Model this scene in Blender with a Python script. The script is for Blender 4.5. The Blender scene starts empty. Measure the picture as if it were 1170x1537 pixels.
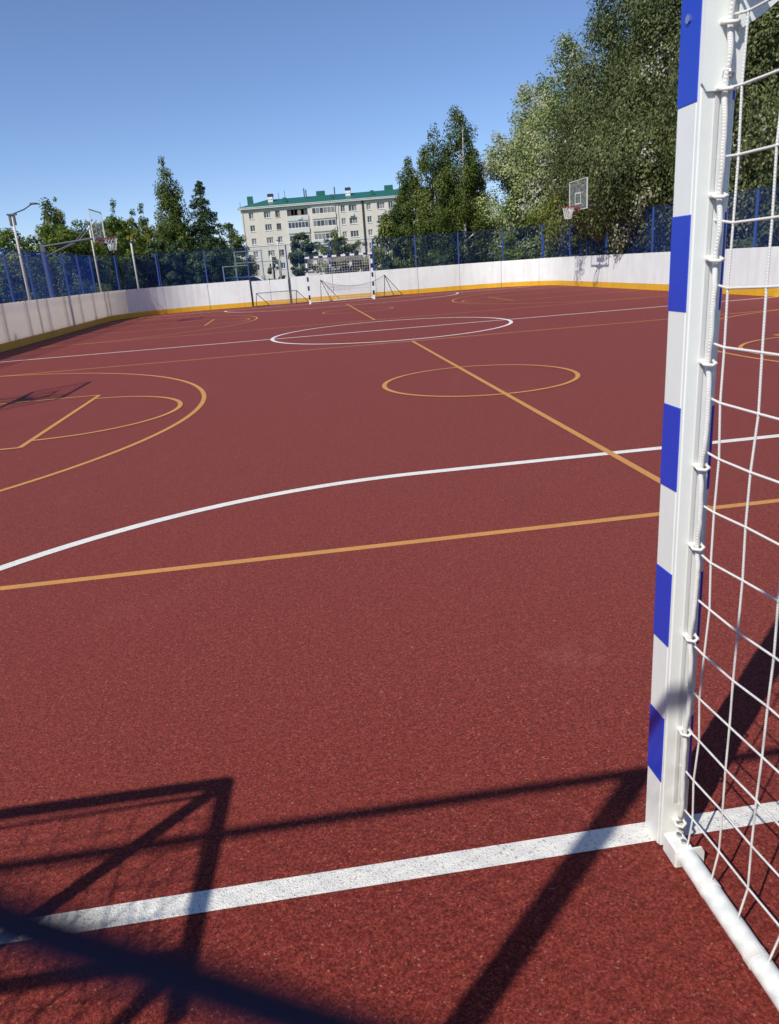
import bpy, math, random
import numpy as np
from mathutils import Vector, Matrix

S = bpy.context.scene
COL = S.collection
R = math.radians

# ------------------------------------------------------------------ camera
CAM = np.array([-0.86589, -1.58329, 1.54716])
CR = np.array([0.98917, -0.128492, -0.070942])
CU = np.array([0.107483, 0.304982, 0.946273])
CF = np.array([0.099953, 0.94365, -0.31549])
FPX = 1120.64                      # focal length in pixels of the 1170 x 1537 photograph
cam = bpy.data.cameras.new('camera')
cam.sensor_fit = 'VERTICAL'
cam.lens = 4.6
cam.sensor_height = 4.6 * 1537 / FPX
cam.sensor_width = cam.sensor_height
cam.clip_start = 0.004
cam.clip_end = 6000
cam.dof.use_dof = True
cam.dof.focus_distance = 7.0
cam.dof.aperture_fstop = 2.1
co = bpy.data.objects.new('camera', cam)
COL.objects.link(co)
M4 = Matrix(((CR[0], CU[0], -CF[0], CAM[0]), (CR[1], CU[1], -CF[1], CAM[1]), (CR[2], CU[2], -CF[2], CAM[2]), (0, 0, 0, 1)))
co.matrix_world = M4
S.camera = co

# ------------------------------------------------------------------ sky and sun
SUN_EL = math.atan(1.04)
SUN_AZ = math.atan2(-0.722, -0.692)          # clockwise from +Y, direction towards the sun
w = bpy.data.worlds.new('World')
S.world = w
w.use_nodes = True
nt = w.node_tree
bg = nt.nodes['Background']
sky = nt.nodes.new('ShaderNodeTexSky')
sky.sky_type = 'NISHITA'
sky.sun_disc = False
sky.sun_elevation = SUN_EL
sky.sun_rotation = SUN_AZ
sky.altitude = 100
sky.air_density = 0.8
sky.dust_density = 0.0
sky.ozone_density = 8.0
wb = nt.nodes.new('ShaderNodeMix')              # camera white balance of the sky colour
wb.data_type = 'RGBA'
wb.blend_type = 'MULTIPLY'
wb.inputs[0].default_value = 1.0
wb.inputs[7].default_value = (1.10, 0.95, 0.92, 1)
nt.links.new(sky.outputs[0], wb.inputs[6])
nt.links.new(wb.outputs[2], bg.inputs[0])
bg.inputs[1].default_value = 0.138
sl = bpy.data.lights.new('sun', 'SUN')
sl.energy = 4.5
sl.angle = R(0.53)
sl.color = (1.0, 0.95, 0.87)
so = bpy.data.objects.new('sun', sl)
COL.objects.link(so)
sd = Vector((math.sin(SUN_AZ) * math.cos(SUN_EL), math.cos(SUN_AZ) * math.cos(SUN_EL), math.sin(SUN_EL)))
so.rotation_euler = sd.to_track_quat('Z', 'Y').to_euler()
so.location = (-20, -20, 30)
S.view_settings.view_transform = 'Standard'
S.view_settings.look = 'None'
S.view_settings.exposure = 0.08
S.view_settings.gamma = 1.0
S.view_settings.use_curve_mapping = False


# ------------------------------------------------------------------ helpers
def ray(px):
    return CF + (px[0] - 585) / FPX * CR - (px[1] - 768.5) / FPX * CU


def at_y(px, y):
    d = ray(px)
    return CAM + d * ((y - CAM[1]) / d[1])


def at_x(px, x):
    d = ray(px)
    return CAM + d * ((x - CAM[0]) / d[0])


class MB:
    """collects geometry for ONE mesh"""

    def __init__(self):
        self.v, self.f = [], []

    def add(self, v, f):
        o = len(self.v)
        self.v += [tuple(map(float, p)) for p in v]
        self.f += [tuple(i + o for i in q) for q in f]
        return self

    def box(self, a, b, bev=0.0):
        x0, y0, z0 = a
        x1, y1, z1 = b
        if bev <= 0:
            return self.add([(x0, y0, z0), (x1, y0, z0), (x1, y1, z0), (x0, y1, z0), (x0, y0, z1), (x1, y0, z1), (x1, y1, z1), (x0, y1, z1)],
                            [(0, 3, 2, 1), (4, 5, 6, 7), (0, 1, 5, 4), (1, 2, 6, 5), (2, 3, 7, 6), (3, 0, 4, 7)])
        c = bev          # chamfer on the vertical edges and the two ends
        ring = [(x0 + c, y0), (x1 - c, y0), (x1, y0 + c), (x1, y1 - c), (x1 - c, y1), (x0 + c, y1), (x0, y1 - c), (x0, y0 + c)]
        cx, cy = (x0 + x1) / 2, (y0 + y1) / 2
        sx, sy = 1 - 2 * c / (x1 - x0), 1 - 2 * c / (y1 - y0)
        sm = [(cx + (x - cx) * sx, cy + (y - cy) * sy) for x, y in ring]
        v = [(x, y, z0) for x, y in sm] + [(x, y, z0 + c) for x, y in ring] + [(x, y, z1 - c) for x, y in ring] + [(x, y, z1) for x, y in sm]
        f = []
        for k in range(3):
            for i in range(8):
                j = (i + 1) % 8
                f.append((k * 8 + i, k * 8 + j, k * 8 + 8 + j, k * 8 + 8 + i))
        f.append(tuple(range(7, -1, -1)))
        f.append(tuple(range(24, 32)))
        return self.add(v, f)

    def tube(self, pts, r, n=8, cap=True):
        pts = [Vector(p) for p in pts]
        rr = r if hasattr(r, '__len__') else [r] * len(pts)
        v, f = [], []
        up = None
        for i, p in enumerate(pts):
            t = (pts[min(i + 1, len(pts) - 1)] - pts[max(i - 1, 0)]).normalized()
            if up is None:
                up = Vector((0, 0, 1)) if abs(t.z) < .9 else Vector((1, 0, 0))
            a = t.cross(up).normalized()
            b = a.cross(t).normalized()
            up = b
            for k in range(n):
                an = 2 * math.pi * (k + .5) / n
                v.append(p + (a * math.cos(an) + b * math.sin(an)) * rr[i])
        for i in range(len(pts) - 1):
            for k in range(n):
                j = (k + 1) % n
                f.append((i * n + k, i * n + j, (i + 1) * n + j, (i + 1) * n + k))
        if cap:
            f.append(tuple(range(n - 1, -1, -1)))
            f.append(tuple((len(pts) - 1) * n + k for k in range(n)))
        return self.add(v, f)

    def ball(self, c, r, nu=8, nv=5, sz=1.0):
        v = [(c[0], c[1], c[2] - r * sz)]
        for j in range(1, nv):
            a = -math.pi / 2 + math.pi * j / nv
            for i in range(nu):
                b = 2 * math.pi * i / nu
                v.append((c[0] + r * math.cos(a) * math.cos(b), c[1] + r * math.cos(a) * math.sin(b), c[2] + r * sz * math.sin(a)))
        v.append((c[0], c[1], c[2] + r * sz))
        f = []
        for i in range(nu):
            f.append((0, 1 + (i + 1) % nu, 1 + i))
            f.append((len(v) - 1, len(v) - 1 - nu + i, len(v) - 1 - nu + (i + 1) % nu))
        for j in range(nv - 2):
            for i in range(nu):
                a = 1 + j * nu
                f.append((a + i, a + (i + 1) % nu, a + nu + (i + 1) % nu, a + nu + i))
        return self.add(v, f)

    def prism(self, poly, d0, d1, axis='y'):
        """poly of 2-D points pushed along an axis"""
        n = len(poly)
        mk = {'y': lambda p, d: (p[0], d, p[1]), 'x': lambda p, d: (d, p[0], p[1]), 'z': lambda p, d: (p[0], p[1], d)}[axis]
        v = [mk(p, d0) for p in poly] + [mk(p, d1) for p in poly]
        f = [tuple(range(n)), tuple(range(2 * n - 1, n - 1, -1))]
        for i in range(n):
            j = (i + 1) % n
            f.append((i, i + n, j + n, j))
        return self.add(v, f)

    def mesh(self, name, m, smooth=False):
        me = bpy.data.meshes.new(name)
        me.from_pydata(self.v, [], self.f)
        if m is not None:
            me.materials.append(m)
        if smooth:
            me.polygons.foreach_set('use_smooth', [True] * len(me.polygons))
        me.update()
        return me

    def build(self, name, m, parent=None, smooth=False):
        return link(name, self.mesh(name, m, smooth), parent)


def link(name, me, parent=None):
    o = bpy.data.objects.new(name, me)
    COL.objects.link(o)
    if parent is not None:
        o.parent = parent
    return o


def tag(o, label=None, cat=None, group=None, kind=None):
    if label:
        o['label'] = label
    if cat:
        o['category'] = cat
    if group:
        o['group'] = group
    if kind:
        o['kind'] = kind
    return o


def thing(name, label, cat, loc=(0, 0, 0), rz=0.0, group=None):
    o = bpy.data.objects.new(name, None)
    COL.objects.link(o)
    o.location = tuple(map(float, loc))
    o.rotation_euler = (0, 0, rz)
    o.empty_display_size = .2
    return tag(o, label, cat, group)


# ------------------------------------------------------------------ materials
def mat(name, color, rough=.6, spec=.4, metal=0.0):
    m = bpy.data.materials.new(name)
    m.use_nodes = True
    b = m.node_tree.nodes['Principled BSDF']
    b.inputs['Base Color'].default_value = (*color, 1)
    b.inputs['Roughness'].default_value = rough
    b.inputs['Specular IOR Level'].default_value = spec
    b.inputs['Metallic'].default_value = metal
    return m


class NT:
    def __init__(self, m):
        self.t = m.node_tree
        self.b = self.t.nodes['Principled BSDF']

    def n(self, kind, **kw):
        x = self.t.nodes.new(kind)
        for k, v in kw.items():
            if hasattr(x, k) and not k.startswith('i_'):
                setattr(x, k, v)
            else:
                x.inputs[k[2:].replace('_', ' ')].default_value = v
        return x

    def l(self, a, b):
        self.t.links.new(a, b)

    def coord(self, kind='Object'):
        return self.n('ShaderNodeTexCoord').outputs[kind]

    def noise(self, vec, scale, detail=3, rough=.55):
        x = self.n('ShaderNodeTexNoise', i_Scale=scale, i_Detail=detail, i_Roughness=rough)
        self.l(vec, x.inputs['Vector'])
        return x.outputs['Fac']

    def mapped(self, vec, scale=(1, 1, 1)):
        x = self.n('ShaderNodeMapping')
        x.inputs['Scale'].default_value = scale
        self.l(vec, x.inputs['Vector'])
        return x.outputs[0]

    def ramp(self, fac, stops):
        x = self.n('ShaderNodeValToRGB')
        e = x.color_ramp.elements
        while len(e) < len(stops):
            e.new(.5)
        for i, (p, c) in enumerate(stops):
            e[i].position = p
            e[i].color = (*c, 1) if len(c) == 3 else c
        self.l(fac, x.inputs[0])
        return x.outputs[0]

    def mix(self, fac, a, b, mode='MIX'):
        x = self.n('ShaderNodeMix', data_type='RGBA', blend_type=mode)
        for s, val in ((x.inputs[0], fac), (x.inputs[6], a), (x.inputs[7], b)):
            if hasattr(val, 'is_linked'):
                self.l(val, s)
            elif isinstance(val, (int, float)):
                s.default_value = val
            else:
                s.default_value = (*val, 1)
        return x.outputs[2]

    def bump(self, h, strength, dist):
        x = self.n('ShaderNodeBump', i_Strength=strength, i_Distance=dist)
        self.l(h, x.inputs['Height'])
        self.l(x.outputs[0], self.b.inputs['Normal'])


BLK, WHT = (0, 0, 0), (1, 1, 1)


def granules(t, vec):
    """rubber crumb: colour of single granules and their height"""
    vo = t.n('ShaderNodeTexVoronoi', i_Scale=215.0)
    t.l(vec, vo.inputs['Vector'])
    sep = t.n('ShaderNodeSeparateColor')
    t.l(vo.outputs['Color'], sep.inputs[0])
    return sep.outputs[0], sep.outputs[1], vo.outputs['Distance']


def court_material():
    m = mat('red_rubber_crumb', (0.212, 0.026, 0.019), .9, .14)
    t = NT(m)
    c = t.coord()
    r1, r2, h = granules(t, c)
    base = t.ramp(r1, [(0, (0.057, 0.007, 0.005)), (.30, (0.152, 0.018, 0.013)), (.70, (0.227, 0.029, 0.021)), (.90, (0.318, 0.051, 0.036)), (.985, (0.378, 0.082, 0.055)), (.993, (0.454, 0.184, 0.122)), (1, (0.530, 0.266, 0.176))])
    big = t.noise(c, .8, 4, .6)
    base = t.mix(t.ramp(big, [(.35, (.0,) * 3), (.75, (.30,) * 3)]), base, (0.201, 0.033, 0.023))
    mid = t.noise(c, 110, 3, .75)
    base = t.mix(t.ramp(mid, [(.34, (.9,) * 3), (.50, BLK)]), base, (0.079, 0.008, 0.006))
    base = t.mix(t.ramp(mid, [(.50, BLK), (.66, (.8,) * 3)]), base, (0.318, 0.058, 0.041))
    coarse = t.noise(c, 46, 3, .8)
    base = t.mix(t.ramp(coarse, [(.34, (.45,) * 3), (.50, BLK)]), base, (0.102, 0.012, 0.009))
    base = t.mix(t.ramp(coarse, [(.50, BLK), (.68, (.40,) * 3)]), base, (0.318, 0.061, 0.042))
    fine = t.noise(c, 24, 4, .7)
    base = t.mix(t.ramp(fine, [(.3, (.24,) * 3), (.7, (0,) * 3)]), base, (0.074, 0.010, 0.006))
    sc = t.n('ShaderNodeTexNoise', i_Scale=.9, i_Detail=8.0, i_Roughness=.7, i_Distortion=1.6)
    t.l(t.mapped(c, (1.0, .45, 1.0)), sc.inputs['Vector'])
    base = t.mix(t.ramp(sc.outputs['Fac'], [(.60, BLK), (.74, (.30,) * 3)]), base, (0.274, 0.079, 0.055))
    base = t.mix(t.ramp(sc.outputs['Fac'], [(.28, (.35,) * 3), (.42, BLK)]), base, (0.114, 0.018, 0.013))
    dust = t.noise(c, 2.3, 6, .75)
    base = t.mix(t.ramp(dust, [(.60, (0,) * 3), (.85, (.14,) * 3)]), base, (0.318, 0.085, 0.057))
    # scuffed dusty patch beside the near goal
    vm = t.n('ShaderNodeVectorMath', operation='DISTANCE')
    t.l(c, vm.inputs[0])
    vm.inputs[1].default_value = (.06, .98, 0)
    md = t.n('ShaderNodeMath', operation='MULTIPLY_ADD')
    t.l(t.noise(c, 7, 6, .75), md.inputs[0])
    md.inputs[1].default_value = .9
    t.l(vm.outputs['Value'], md.inputs[2])
    base = t.mix(t.ramp(md.outputs[0], [(.34, (.42,) * 3), (.60, BLK)]), base, (0.284, 0.100, 0.074))
    t.l(base, t.b.inputs['Base Color'])
    t.b.inputs['Sheen Weight'].default_value = .12
    t.b.inputs['Sheen Roughness'].default_value = .45
    t.b.inputs['Sheen Tint'].default_value = (1, .72, .68, 1)
    t.bump(h, .75, .003)
    return m


def paint_material(name, col, seen=.18):
    m = mat(name, col, .7, .35)
    t = NT(m)
    c = t.coord()
    r1, r2, h = granules(t, c)
    n = t.noise(c, 90, 4, .7)
    n2 = t.noise(c, 5, 4, .6)
    worn = t.ramp(t.mix(.5, n, r2), [(.68 - seen * .5, BLK), (.80 - seen * .4, WHT)])
    dirty = t.mix(t.ramp(n2, [(.4, BLK), (.75, (.35,) * 3)]), col, tuple(x * .72 for x in col))
    base = t.mix(worn, dirty, tuple(x * .45 + y * .5 for x, y in zip(col, (.18, .05, .05))))
    t.l(base, t.b.inputs['Base Color'])
    t.bump(h, .6, .003)
    return m


def dirty_material(name, col, dirt, amount, rough=.45, bands_and_stains=None):
    m = mat(name, col, rough, .4)
    t = NT(m)
    g = t.n('ShaderNodeNewGeometry').outputs['Position']
    streak = t.noise(t.mapped(g, (3.2, 3.2, .35)), 1.6, 5, .65)
    blot = t.noise(g, 1.3, 5, .6)
    b = t.mix(t.ramp(streak, [(.45, BLK), (.8, (amount,) * 3)]), col, dirt)
    b = t.mix(t.ramp(blot, [(.4, BLK), (.8, (amount * .8,) * 3)]), b, dirt)
    if bands_and_stains:
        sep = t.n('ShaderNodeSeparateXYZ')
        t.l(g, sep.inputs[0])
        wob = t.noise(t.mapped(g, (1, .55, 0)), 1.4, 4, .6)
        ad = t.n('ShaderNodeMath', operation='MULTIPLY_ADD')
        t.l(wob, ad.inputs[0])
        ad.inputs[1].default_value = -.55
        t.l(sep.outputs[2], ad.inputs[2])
        b = t.mix(t.ramp(ad.outputs[0], [(.30, (.55,) * 3), (.42, (.62,) * 3), (.445, BLK)]), b, bands_and_stains[0])  # mauve below a wavy height; next line adds the brown stain line there
        b = t.mix(t.ramp(ad.outputs[0], [(.40, BLK), (.445, (.5,) * 3), (.56, BLK)]), b, bands_and_stains[1])
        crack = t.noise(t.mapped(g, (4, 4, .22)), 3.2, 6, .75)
        b = t.mix(t.ramp(crack, [(.655, BLK), (.69, (.45,) * 3)]), b, bands_and_stains[2])
    t.l(b, t.b.inputs['Base Color'])
    t.bump(blot, .1, .02)
    return m


def bark_material(name, c1, c2, scale=(6, 6, 1.2)):
    m = mat(name, c1, .9, .2)
    t = NT(m)
    n = t.noise(t.mapped(t.coord(), scale), 3, 5, .7)
    t.l(t.ramp(n, [(.38, c1), (.62, c2)]), t.b.inputs['Base Color'])
    t.bump(n, .5, .03)
    return m


def leaf_material(name, stops, trans=.28):
    m = mat(name, stops[0][1], .6, .25)
    t = NT(m)
    a = t.n('ShaderNodeAttribute', attribute_name='tint')
    c = t.ramp(a.outputs['Fac'], stops)
    t.l(c, t.b.inputs['Base Color'])
    tr = t.n('ShaderNodeBsdfTranslucent')
    t.l(t.mix(.5, c, (.12, .16, .02)), tr.inputs['Color'])
    mx = t.n('ShaderNodeMixShader')
    mx.inputs[0].default_value = trans
    t.l(t.b.outputs[0], mx.inputs[1])
    t.l(tr.outputs[0], mx.inputs[2])
    t.l(mx.outputs[0], t.t.nodes['Material Output'].inputs['Surface'])
    return m


def rope_material():
    m = mat('white_rope', (.74, .73, .69), .8, .2)
    t = NT(m)
    wv = t.n('ShaderNodeTexWave', wave_type='BANDS', bands_direction='DIAGONAL')
    wv.inputs['Scale'].default_value = 110
    wv.inputs['Distortion'].default_value = 2.0
    wv.inputs['Detail'].default_value = 2
    t.l(t.coord(), wv.inputs['Vector'])
    t.l(t.ramp(wv.outputs['Fac'], [(.1, (.62, .60, .56)), (.6, (.78, .77, .73))]), t.b.inputs['Base Color'])
    t.bump(wv.outputs['Fac'], .35, .002)
    return m


def painted_metal(name, col, rough=.35, wear=.12):
    m = mat(name, col, rough, .5)
    t = NT(m)
    c = t.coord()
    n = t.noise(c, 9, 5, .7)
    n2 = t.noise(c, 70, 3, .6)
    b = t.mix(t.ramp(n, [(.5, BLK), (.85, (wear * 2,) * 3)]), col, tuple(x * .6 + .03 for x in col))
    t.l(b, t.b.inputs['Base Color'])
    t.bump(n2, .06, .002)
    return m


M = {}
M['court'] = court_material()
M['white_line'] = paint_material('white_line_paint', (.77, .755, .69), .08)
M['orange_line'] = paint_material('orange_line_paint', (.57, .275, .075), .10)
M['board'] = dirty_material('white_board_plastic', (.83, .87, .83), (.50, .47, .44), .35)
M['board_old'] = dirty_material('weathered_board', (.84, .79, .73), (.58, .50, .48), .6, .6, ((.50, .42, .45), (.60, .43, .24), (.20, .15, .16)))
# thin glass fibre sheet: sunlight from behind glows through it
_t = NT(M['board_old'])
_tr = _t.n('ShaderNodeBsdfTranslucent')
_tr.inputs['Color'].default_value = (.95, .89, .85, 1)
_mx = _t.n('ShaderNodeMixShader')
_mx.inputs[0].default_value = .66
_t.l(_t.b.outputs[0], _mx.inputs[1])
_t.l(_tr.outputs[0], _mx.inputs[2])
_t.l(_mx.outputs[0], _t.t.nodes['Material Output'].inputs['Surface'])
M['yellow'] = dirty_material('yellow_kick_plastic', (.78, .43, .018), (.35, .2, .05), .35)
M['blue_fence'] = painted_metal('blue_fence_paint', (.030, .075, .27), .5)
M['blue_wire'] = mat('blue_wire_coating', (.016, .070, .42), .5, .3)
M['blue_rail'] = painted_metal('dark_blue_rail', (.010, .022, .10), .5)
M['shaded_wire'] = mat('blue_wire_painted_shade', (.003, .004, .020), .7, .1)  # blue wire with the unmodelled photographer's shade put into its colour
M['white_paint'] = painted_metal('white_goal_paint', (.80, .82, .77), .32, .10)
M['blue_tape'] = painted_metal('blue_stripe_film', (.018, .055, .50), .28, .06)
M['groove_shade'] = mat('white_paint_groove_shade', (.62, .62, .60), .5)  # greyer white: the groove's shadow line is put into the colour
M['rope'] = rope_material()
M['clip'] = mat('white_net_clip', (.80, .78, .72), .45, .4)
M['zinc'] = mat('zinc_bolt', (.62, .62, .62), .3, .5, .9)
M['grey_metal'] = painted_metal('grey_painted_steel', (.11, .125, .145), .5)
M['dark_metal'] = painted_metal('dark_painted_steel', (.035, .038, .045), .5)
M['pale_pole'] = dirty_material('pale_concrete_pole', (.62, .60, .55), (.40, .38, .34), .4, .8)
M['red_rim'] = painted_metal('orange_red_rim_paint', (.26, .055, .045), .4)
M['navy_tape'] = painted_metal('dark_navy_stripe', (.012, .020, .10), .4)
M['white_frame'] = painted_metal('white_backboard_frame', (.62, .63, .62), .4)
M['net_thin'] = mat('pale_net_cord', (.85, .85, .83), .8, .2)
M['net_grey'] = mat('dark_net_cord', (.10, .10, .11), .8, .2)
g = mat('clear_backboard', (.85, .92, .95), .08, .5)
g.node_tree.nodes['Principled BSDF'].inputs['Alpha'].default_value = .07
M['acrylic'] = g
M['bark'] = bark_material('brown_bark', (.06, .045, .035), (.14, .11, .085))
M['birch_bark'] = bark_material('birch_bark', (.62, .60, .56), (.10, .09, .08), (1.5, 1.5, 3.5))
M['leaf_birch'] = leaf_material('birch_leaves', [(0, (0.046, 0.074, 0.014)), (.5, (0.103, 0.144, 0.026)), (.85, (0.194, 0.221, 0.043)), (1, (0.342, 0.331, 0.101))])
M['leaf_silver'] = leaf_material('silver_poplar_leaves', [(0, (0.121, 0.188, 0.053)), (.45, (0.281, 0.348, 0.108)), (.70, (0.500, 0.500, 0.265)), (.86, (0.500, 0.500, 0.500)), (1, (0.500, 0.500, 0.500))])
M['leaf_dark'] = leaf_material('dark_poplar_leaves', [(0, (0.050, 0.077, 0.028)), (.5, (0.118, 0.145, 0.050)), (.82, (0.230, 0.242, 0.094)), (.93, (0.450, 0.450, 0.277)), (1, (0.450, 0.450, 0.475))])
M['leaf_green'] = leaf_material('green_leaves', [(0, (0.048, 0.085, 0.013)), (.5, (0.120, 0.173, 0.022)), (.9, (0.230, 0.273, 0.035)), (1, (0.350, 0.352, 0.064))])
M['leaf_yellow'] = leaf_material('yellow_green_leaves', [(0, (0.095, 0.123, 0.016)), (.5, (0.199, 0.220, 0.026)), (1, (0.420, 0.370, 0.056))])
M['leaf_spruce'] = leaf_material('spruce_needles', [(0, (0.018, 0.042, 0.018)), (.6, (0.046, 0.086, 0.032)), (1, (0.103, 0.154, 0.050))], .1)


# ================================================================== THE GROUND
def ground_material():
    m = mat('dry_grass_ground', (.07, .09, .03), .95, .1)
    t = NT(m)
    c = t.coord()
    n = t.noise(c, .35, 6, .65)
    n2 = t.noise(c, 9, 4, .7)
    b = t.ramp(n, [(.35, (.045, .075, .016)), (.55, (.085, .105, .030)), (.75, (.19, .155, .095))])
    b = t.mix(t.ramp(n2, [(.3, (.5,) * 3), (.7, BLK)]), b, (.035, .05, .012))
    t.l(b, t.b.inputs['Base Color'])
    t.bump(n2, .6, .05)
    return m


tag(MB().add([(-3000, -3000, -.12), (3000, -3000, -.12), (3000, 3000, -.12), (-3000, 3000, -.12)], [(0, 1, 2, 3)]).build('ground', ground_material()), kind='structure')

XL, XR, Y0, Y1, RC = -8.80, 11.65, -1.44, 37.0, 4.0
XC, YC = 1.5, 17.15


def arc(cx, cy, r, a0, a1, n):
    return [(cx + r * math.cos(a0 + (a1 - a0) * i / n), cy + r * math.sin(a0 + (a1 - a0) * i / n)) for i in range(n + 1)]


def rounded(off, n=12):
    r = RC + off
    return (arc(XR - RC, Y0 + RC, r, -math.pi / 2, 0, n) + arc(XR - RC, Y1 - RC, r, 0, math.pi / 2, n)
            + arc(XL + RC, Y1 - RC, r, math.pi / 2, math.pi, n) + arc(XL + RC, Y0 + RC, r, math.pi, 1.5 * math.pi, n))


poly = rounded(.12)
court = tag(MB().prism(poly, -.2, 0.0, 'z').build('court', M['court']), kind='structure')
poly2 = rounded(1.5)
tag(MB().prism(poly2, -.3, -.05, 'z').build('pavement', dirty_material('grey_asphalt', (.10, .10, .10), (.16, .15, .13), .6, .9)), kind='structure')


def strip(path, wd, z, closed=False):
    """flat painted line along a 2-D path"""
    v, f = [], []
    n = len(path)
    for i, p in enumerate(path):
        a = path[(i - 1) % n] if (closed or i > 0) else p
        b = path[(i + 1) % n] if (closed or i < n - 1) else p
        dx, dy = b[0] - a[0], b[1] - a[1]
        l = math.hypot(dx, dy) or 1
        nx, ny = -dy / l * wd / 2, dx / l * wd / 2
        v += [(p[0] + nx, p[1] + ny, z), (p[0] - nx, p[1] - ny, z)]
    for i in range(n if closed else n - 1):
        j = (i + 1) % n
        f.append((2 * i, 2 * i + 1, 2 * j + 1, 2 * j))
    return MB().add(v, f)


def line(name, path, col, wd=.065, z=.0015, closed=False):
    return strip(path, wd, z, closed).build(name, M[col], court)


line('goal_line', [(XL, .012), (XR, .012)], 'white_line', .072)
line('goal_line', [(XL + 1, 34.55), (XR - 1, 34.55)], 'white_line', .08)
line('halfway_line', [(XL, YC), (XR, YC)], 'white_line', .08)
line('centre_circle', arc(XC, YC, 2.92, 0, 2 * math.pi, 96)[:-1], 'white_line', .085, .0030, True)
RG = 3.9
line('goal_area_line', arc(0, 0, RG, math.pi, math.pi / 2, 40) + arc(3, 0, RG, math.pi / 2, 0, 40), 'white_line', .085, .0030)
line('goal_area_line', arc(3, 34.55, RG, 0, -math.pi / 2, 40) + arc(0, 34.55, RG, -math.pi / 2, -math.pi, 40), 'white_line', .08, .0030)
for yc, far in ((8.17, 0), (26.45, 1)):
    wd = .06
    hw = 5.72 if not far else 5.6
    line('court_sideline', [(XL, yc - hw), (XR, yc - hw)], 'orange_line', wd, .0015)
    line('court_sideline', [(XL, yc + hw), (XR, yc + hw)], 'orange_line', wd, .0015)
    line('court_centre_line', [(XC, yc - hw), (XC, yc + hw)], 'orange_line', wd, .0045)
    line('jump_circle', arc(XC, yc, 1.27, 0, 2 * math.pi, 72)[:-1], 'orange_line', wd, .0060, True)
    for sx in (-1, 1):
        fx = lambda x: XC + sx * (x - XC) * (1 if sx < 0 else 1.0)
        arc3 = [(fx(-7.9 + 5.75 * math.cos(a)), yc + .08 + 5.75 * math.sin(a)) for a in np.linspace(-1.42, 1.42, 60)]
        line('three_point_line', [(fx(XL), arc3[0][1])] + arc3 + [(fx(XL), arc3[-1][1])], 'orange_line', wd, .0030)
        line('free_throw_line', [(fx(-3.82), yc - 1.74), (fx(-3.82), yc + 1.74)], 'orange_line', wd, .0045)
        for k in (-1, 1):
            line('key_line', [(fx(-3.82), yc + k * 1.74), (fx(XL), yc + k * 1.74)], 'orange_line', wd, .0060)
        line('free_throw_circle', [(fx(-3.82 + 1.40 * math.cos(a)), yc + 1.40 * math.sin(a)) for a in np.linspace(-1.57, 1.57, 36)], 'orange_line', wd, .0060)


# ================================================================== RINK BOARDS
boards = thing('rink_boards', 'long white rink boards with yellow kick strip enclosing the red court', 'boards')
BH, KH, TH = 1.25, .215, .07


def offset(path, d):
    """push a path outwards (its right hand side, path runs counter-clockwise)"""
    out = []
    for i, p in enumerate(path):
        a, b = path[max(i - 1, 0)], path[min(i + 1, len(path) - 1)]
        dx, dy = b[0] - a[0], b[1] - a[1]
        l = math.hypot(dx, dy)
        out.append((p[0] + dy / l * d, p[1] - dx / l * d))
    return out


def ribbon(path, d0, d1, z0, z1, gap=.009):
    """upright slab following a path"""
    path = [Vector((*p, 0)) for p in path]
    if gap:
        t = (path[1] - path[0]).normalized()
        path[0] = path[0] + t * gap
        t = (path[-2] - path[-1]).normalized()
        path[-1] = path[-1] + t * gap
    path = [(p.x, p.y) for p in path]
    a, b = offset(path, d0), offset(path, d1)
    n = len(path)
    v = []
    for k in range(n):
        v += [(*a[k], z0), (*b[k], z0), (*b[k], z1), (*a[k], z1)]
    f = [(0, 1, 2, 3), tuple(4 * (n - 1) + i for i in (3, 2, 1, 0))]
    for k in range(n - 1):
        for i in range(4):
            j = (i + 1) % 4
            f.append((4 * k + i, 4 * k + 4 + i, 4 * k + 4 + j, 4 * k + j))
    return MB().add(v, f)


def split(a, b, n):
    return [((a[0] + (b[0] - a[0]) * i / n, a[1] + (b[1] - a[1]) * i / n), (a[0] + (b[0] - a[0]) * (i + 1) / n, a[1] + (b[1] - a[1]) * (i + 1) / n)) for i in range(n)]


def arcs(cx, cy, a0, n):
    return [arc(cx, cy, RC, a0 + math.pi / 2 * i / n, a0 + math.pi / 2 * (i + 1) / n, 6) for i in range(n)]


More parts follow.
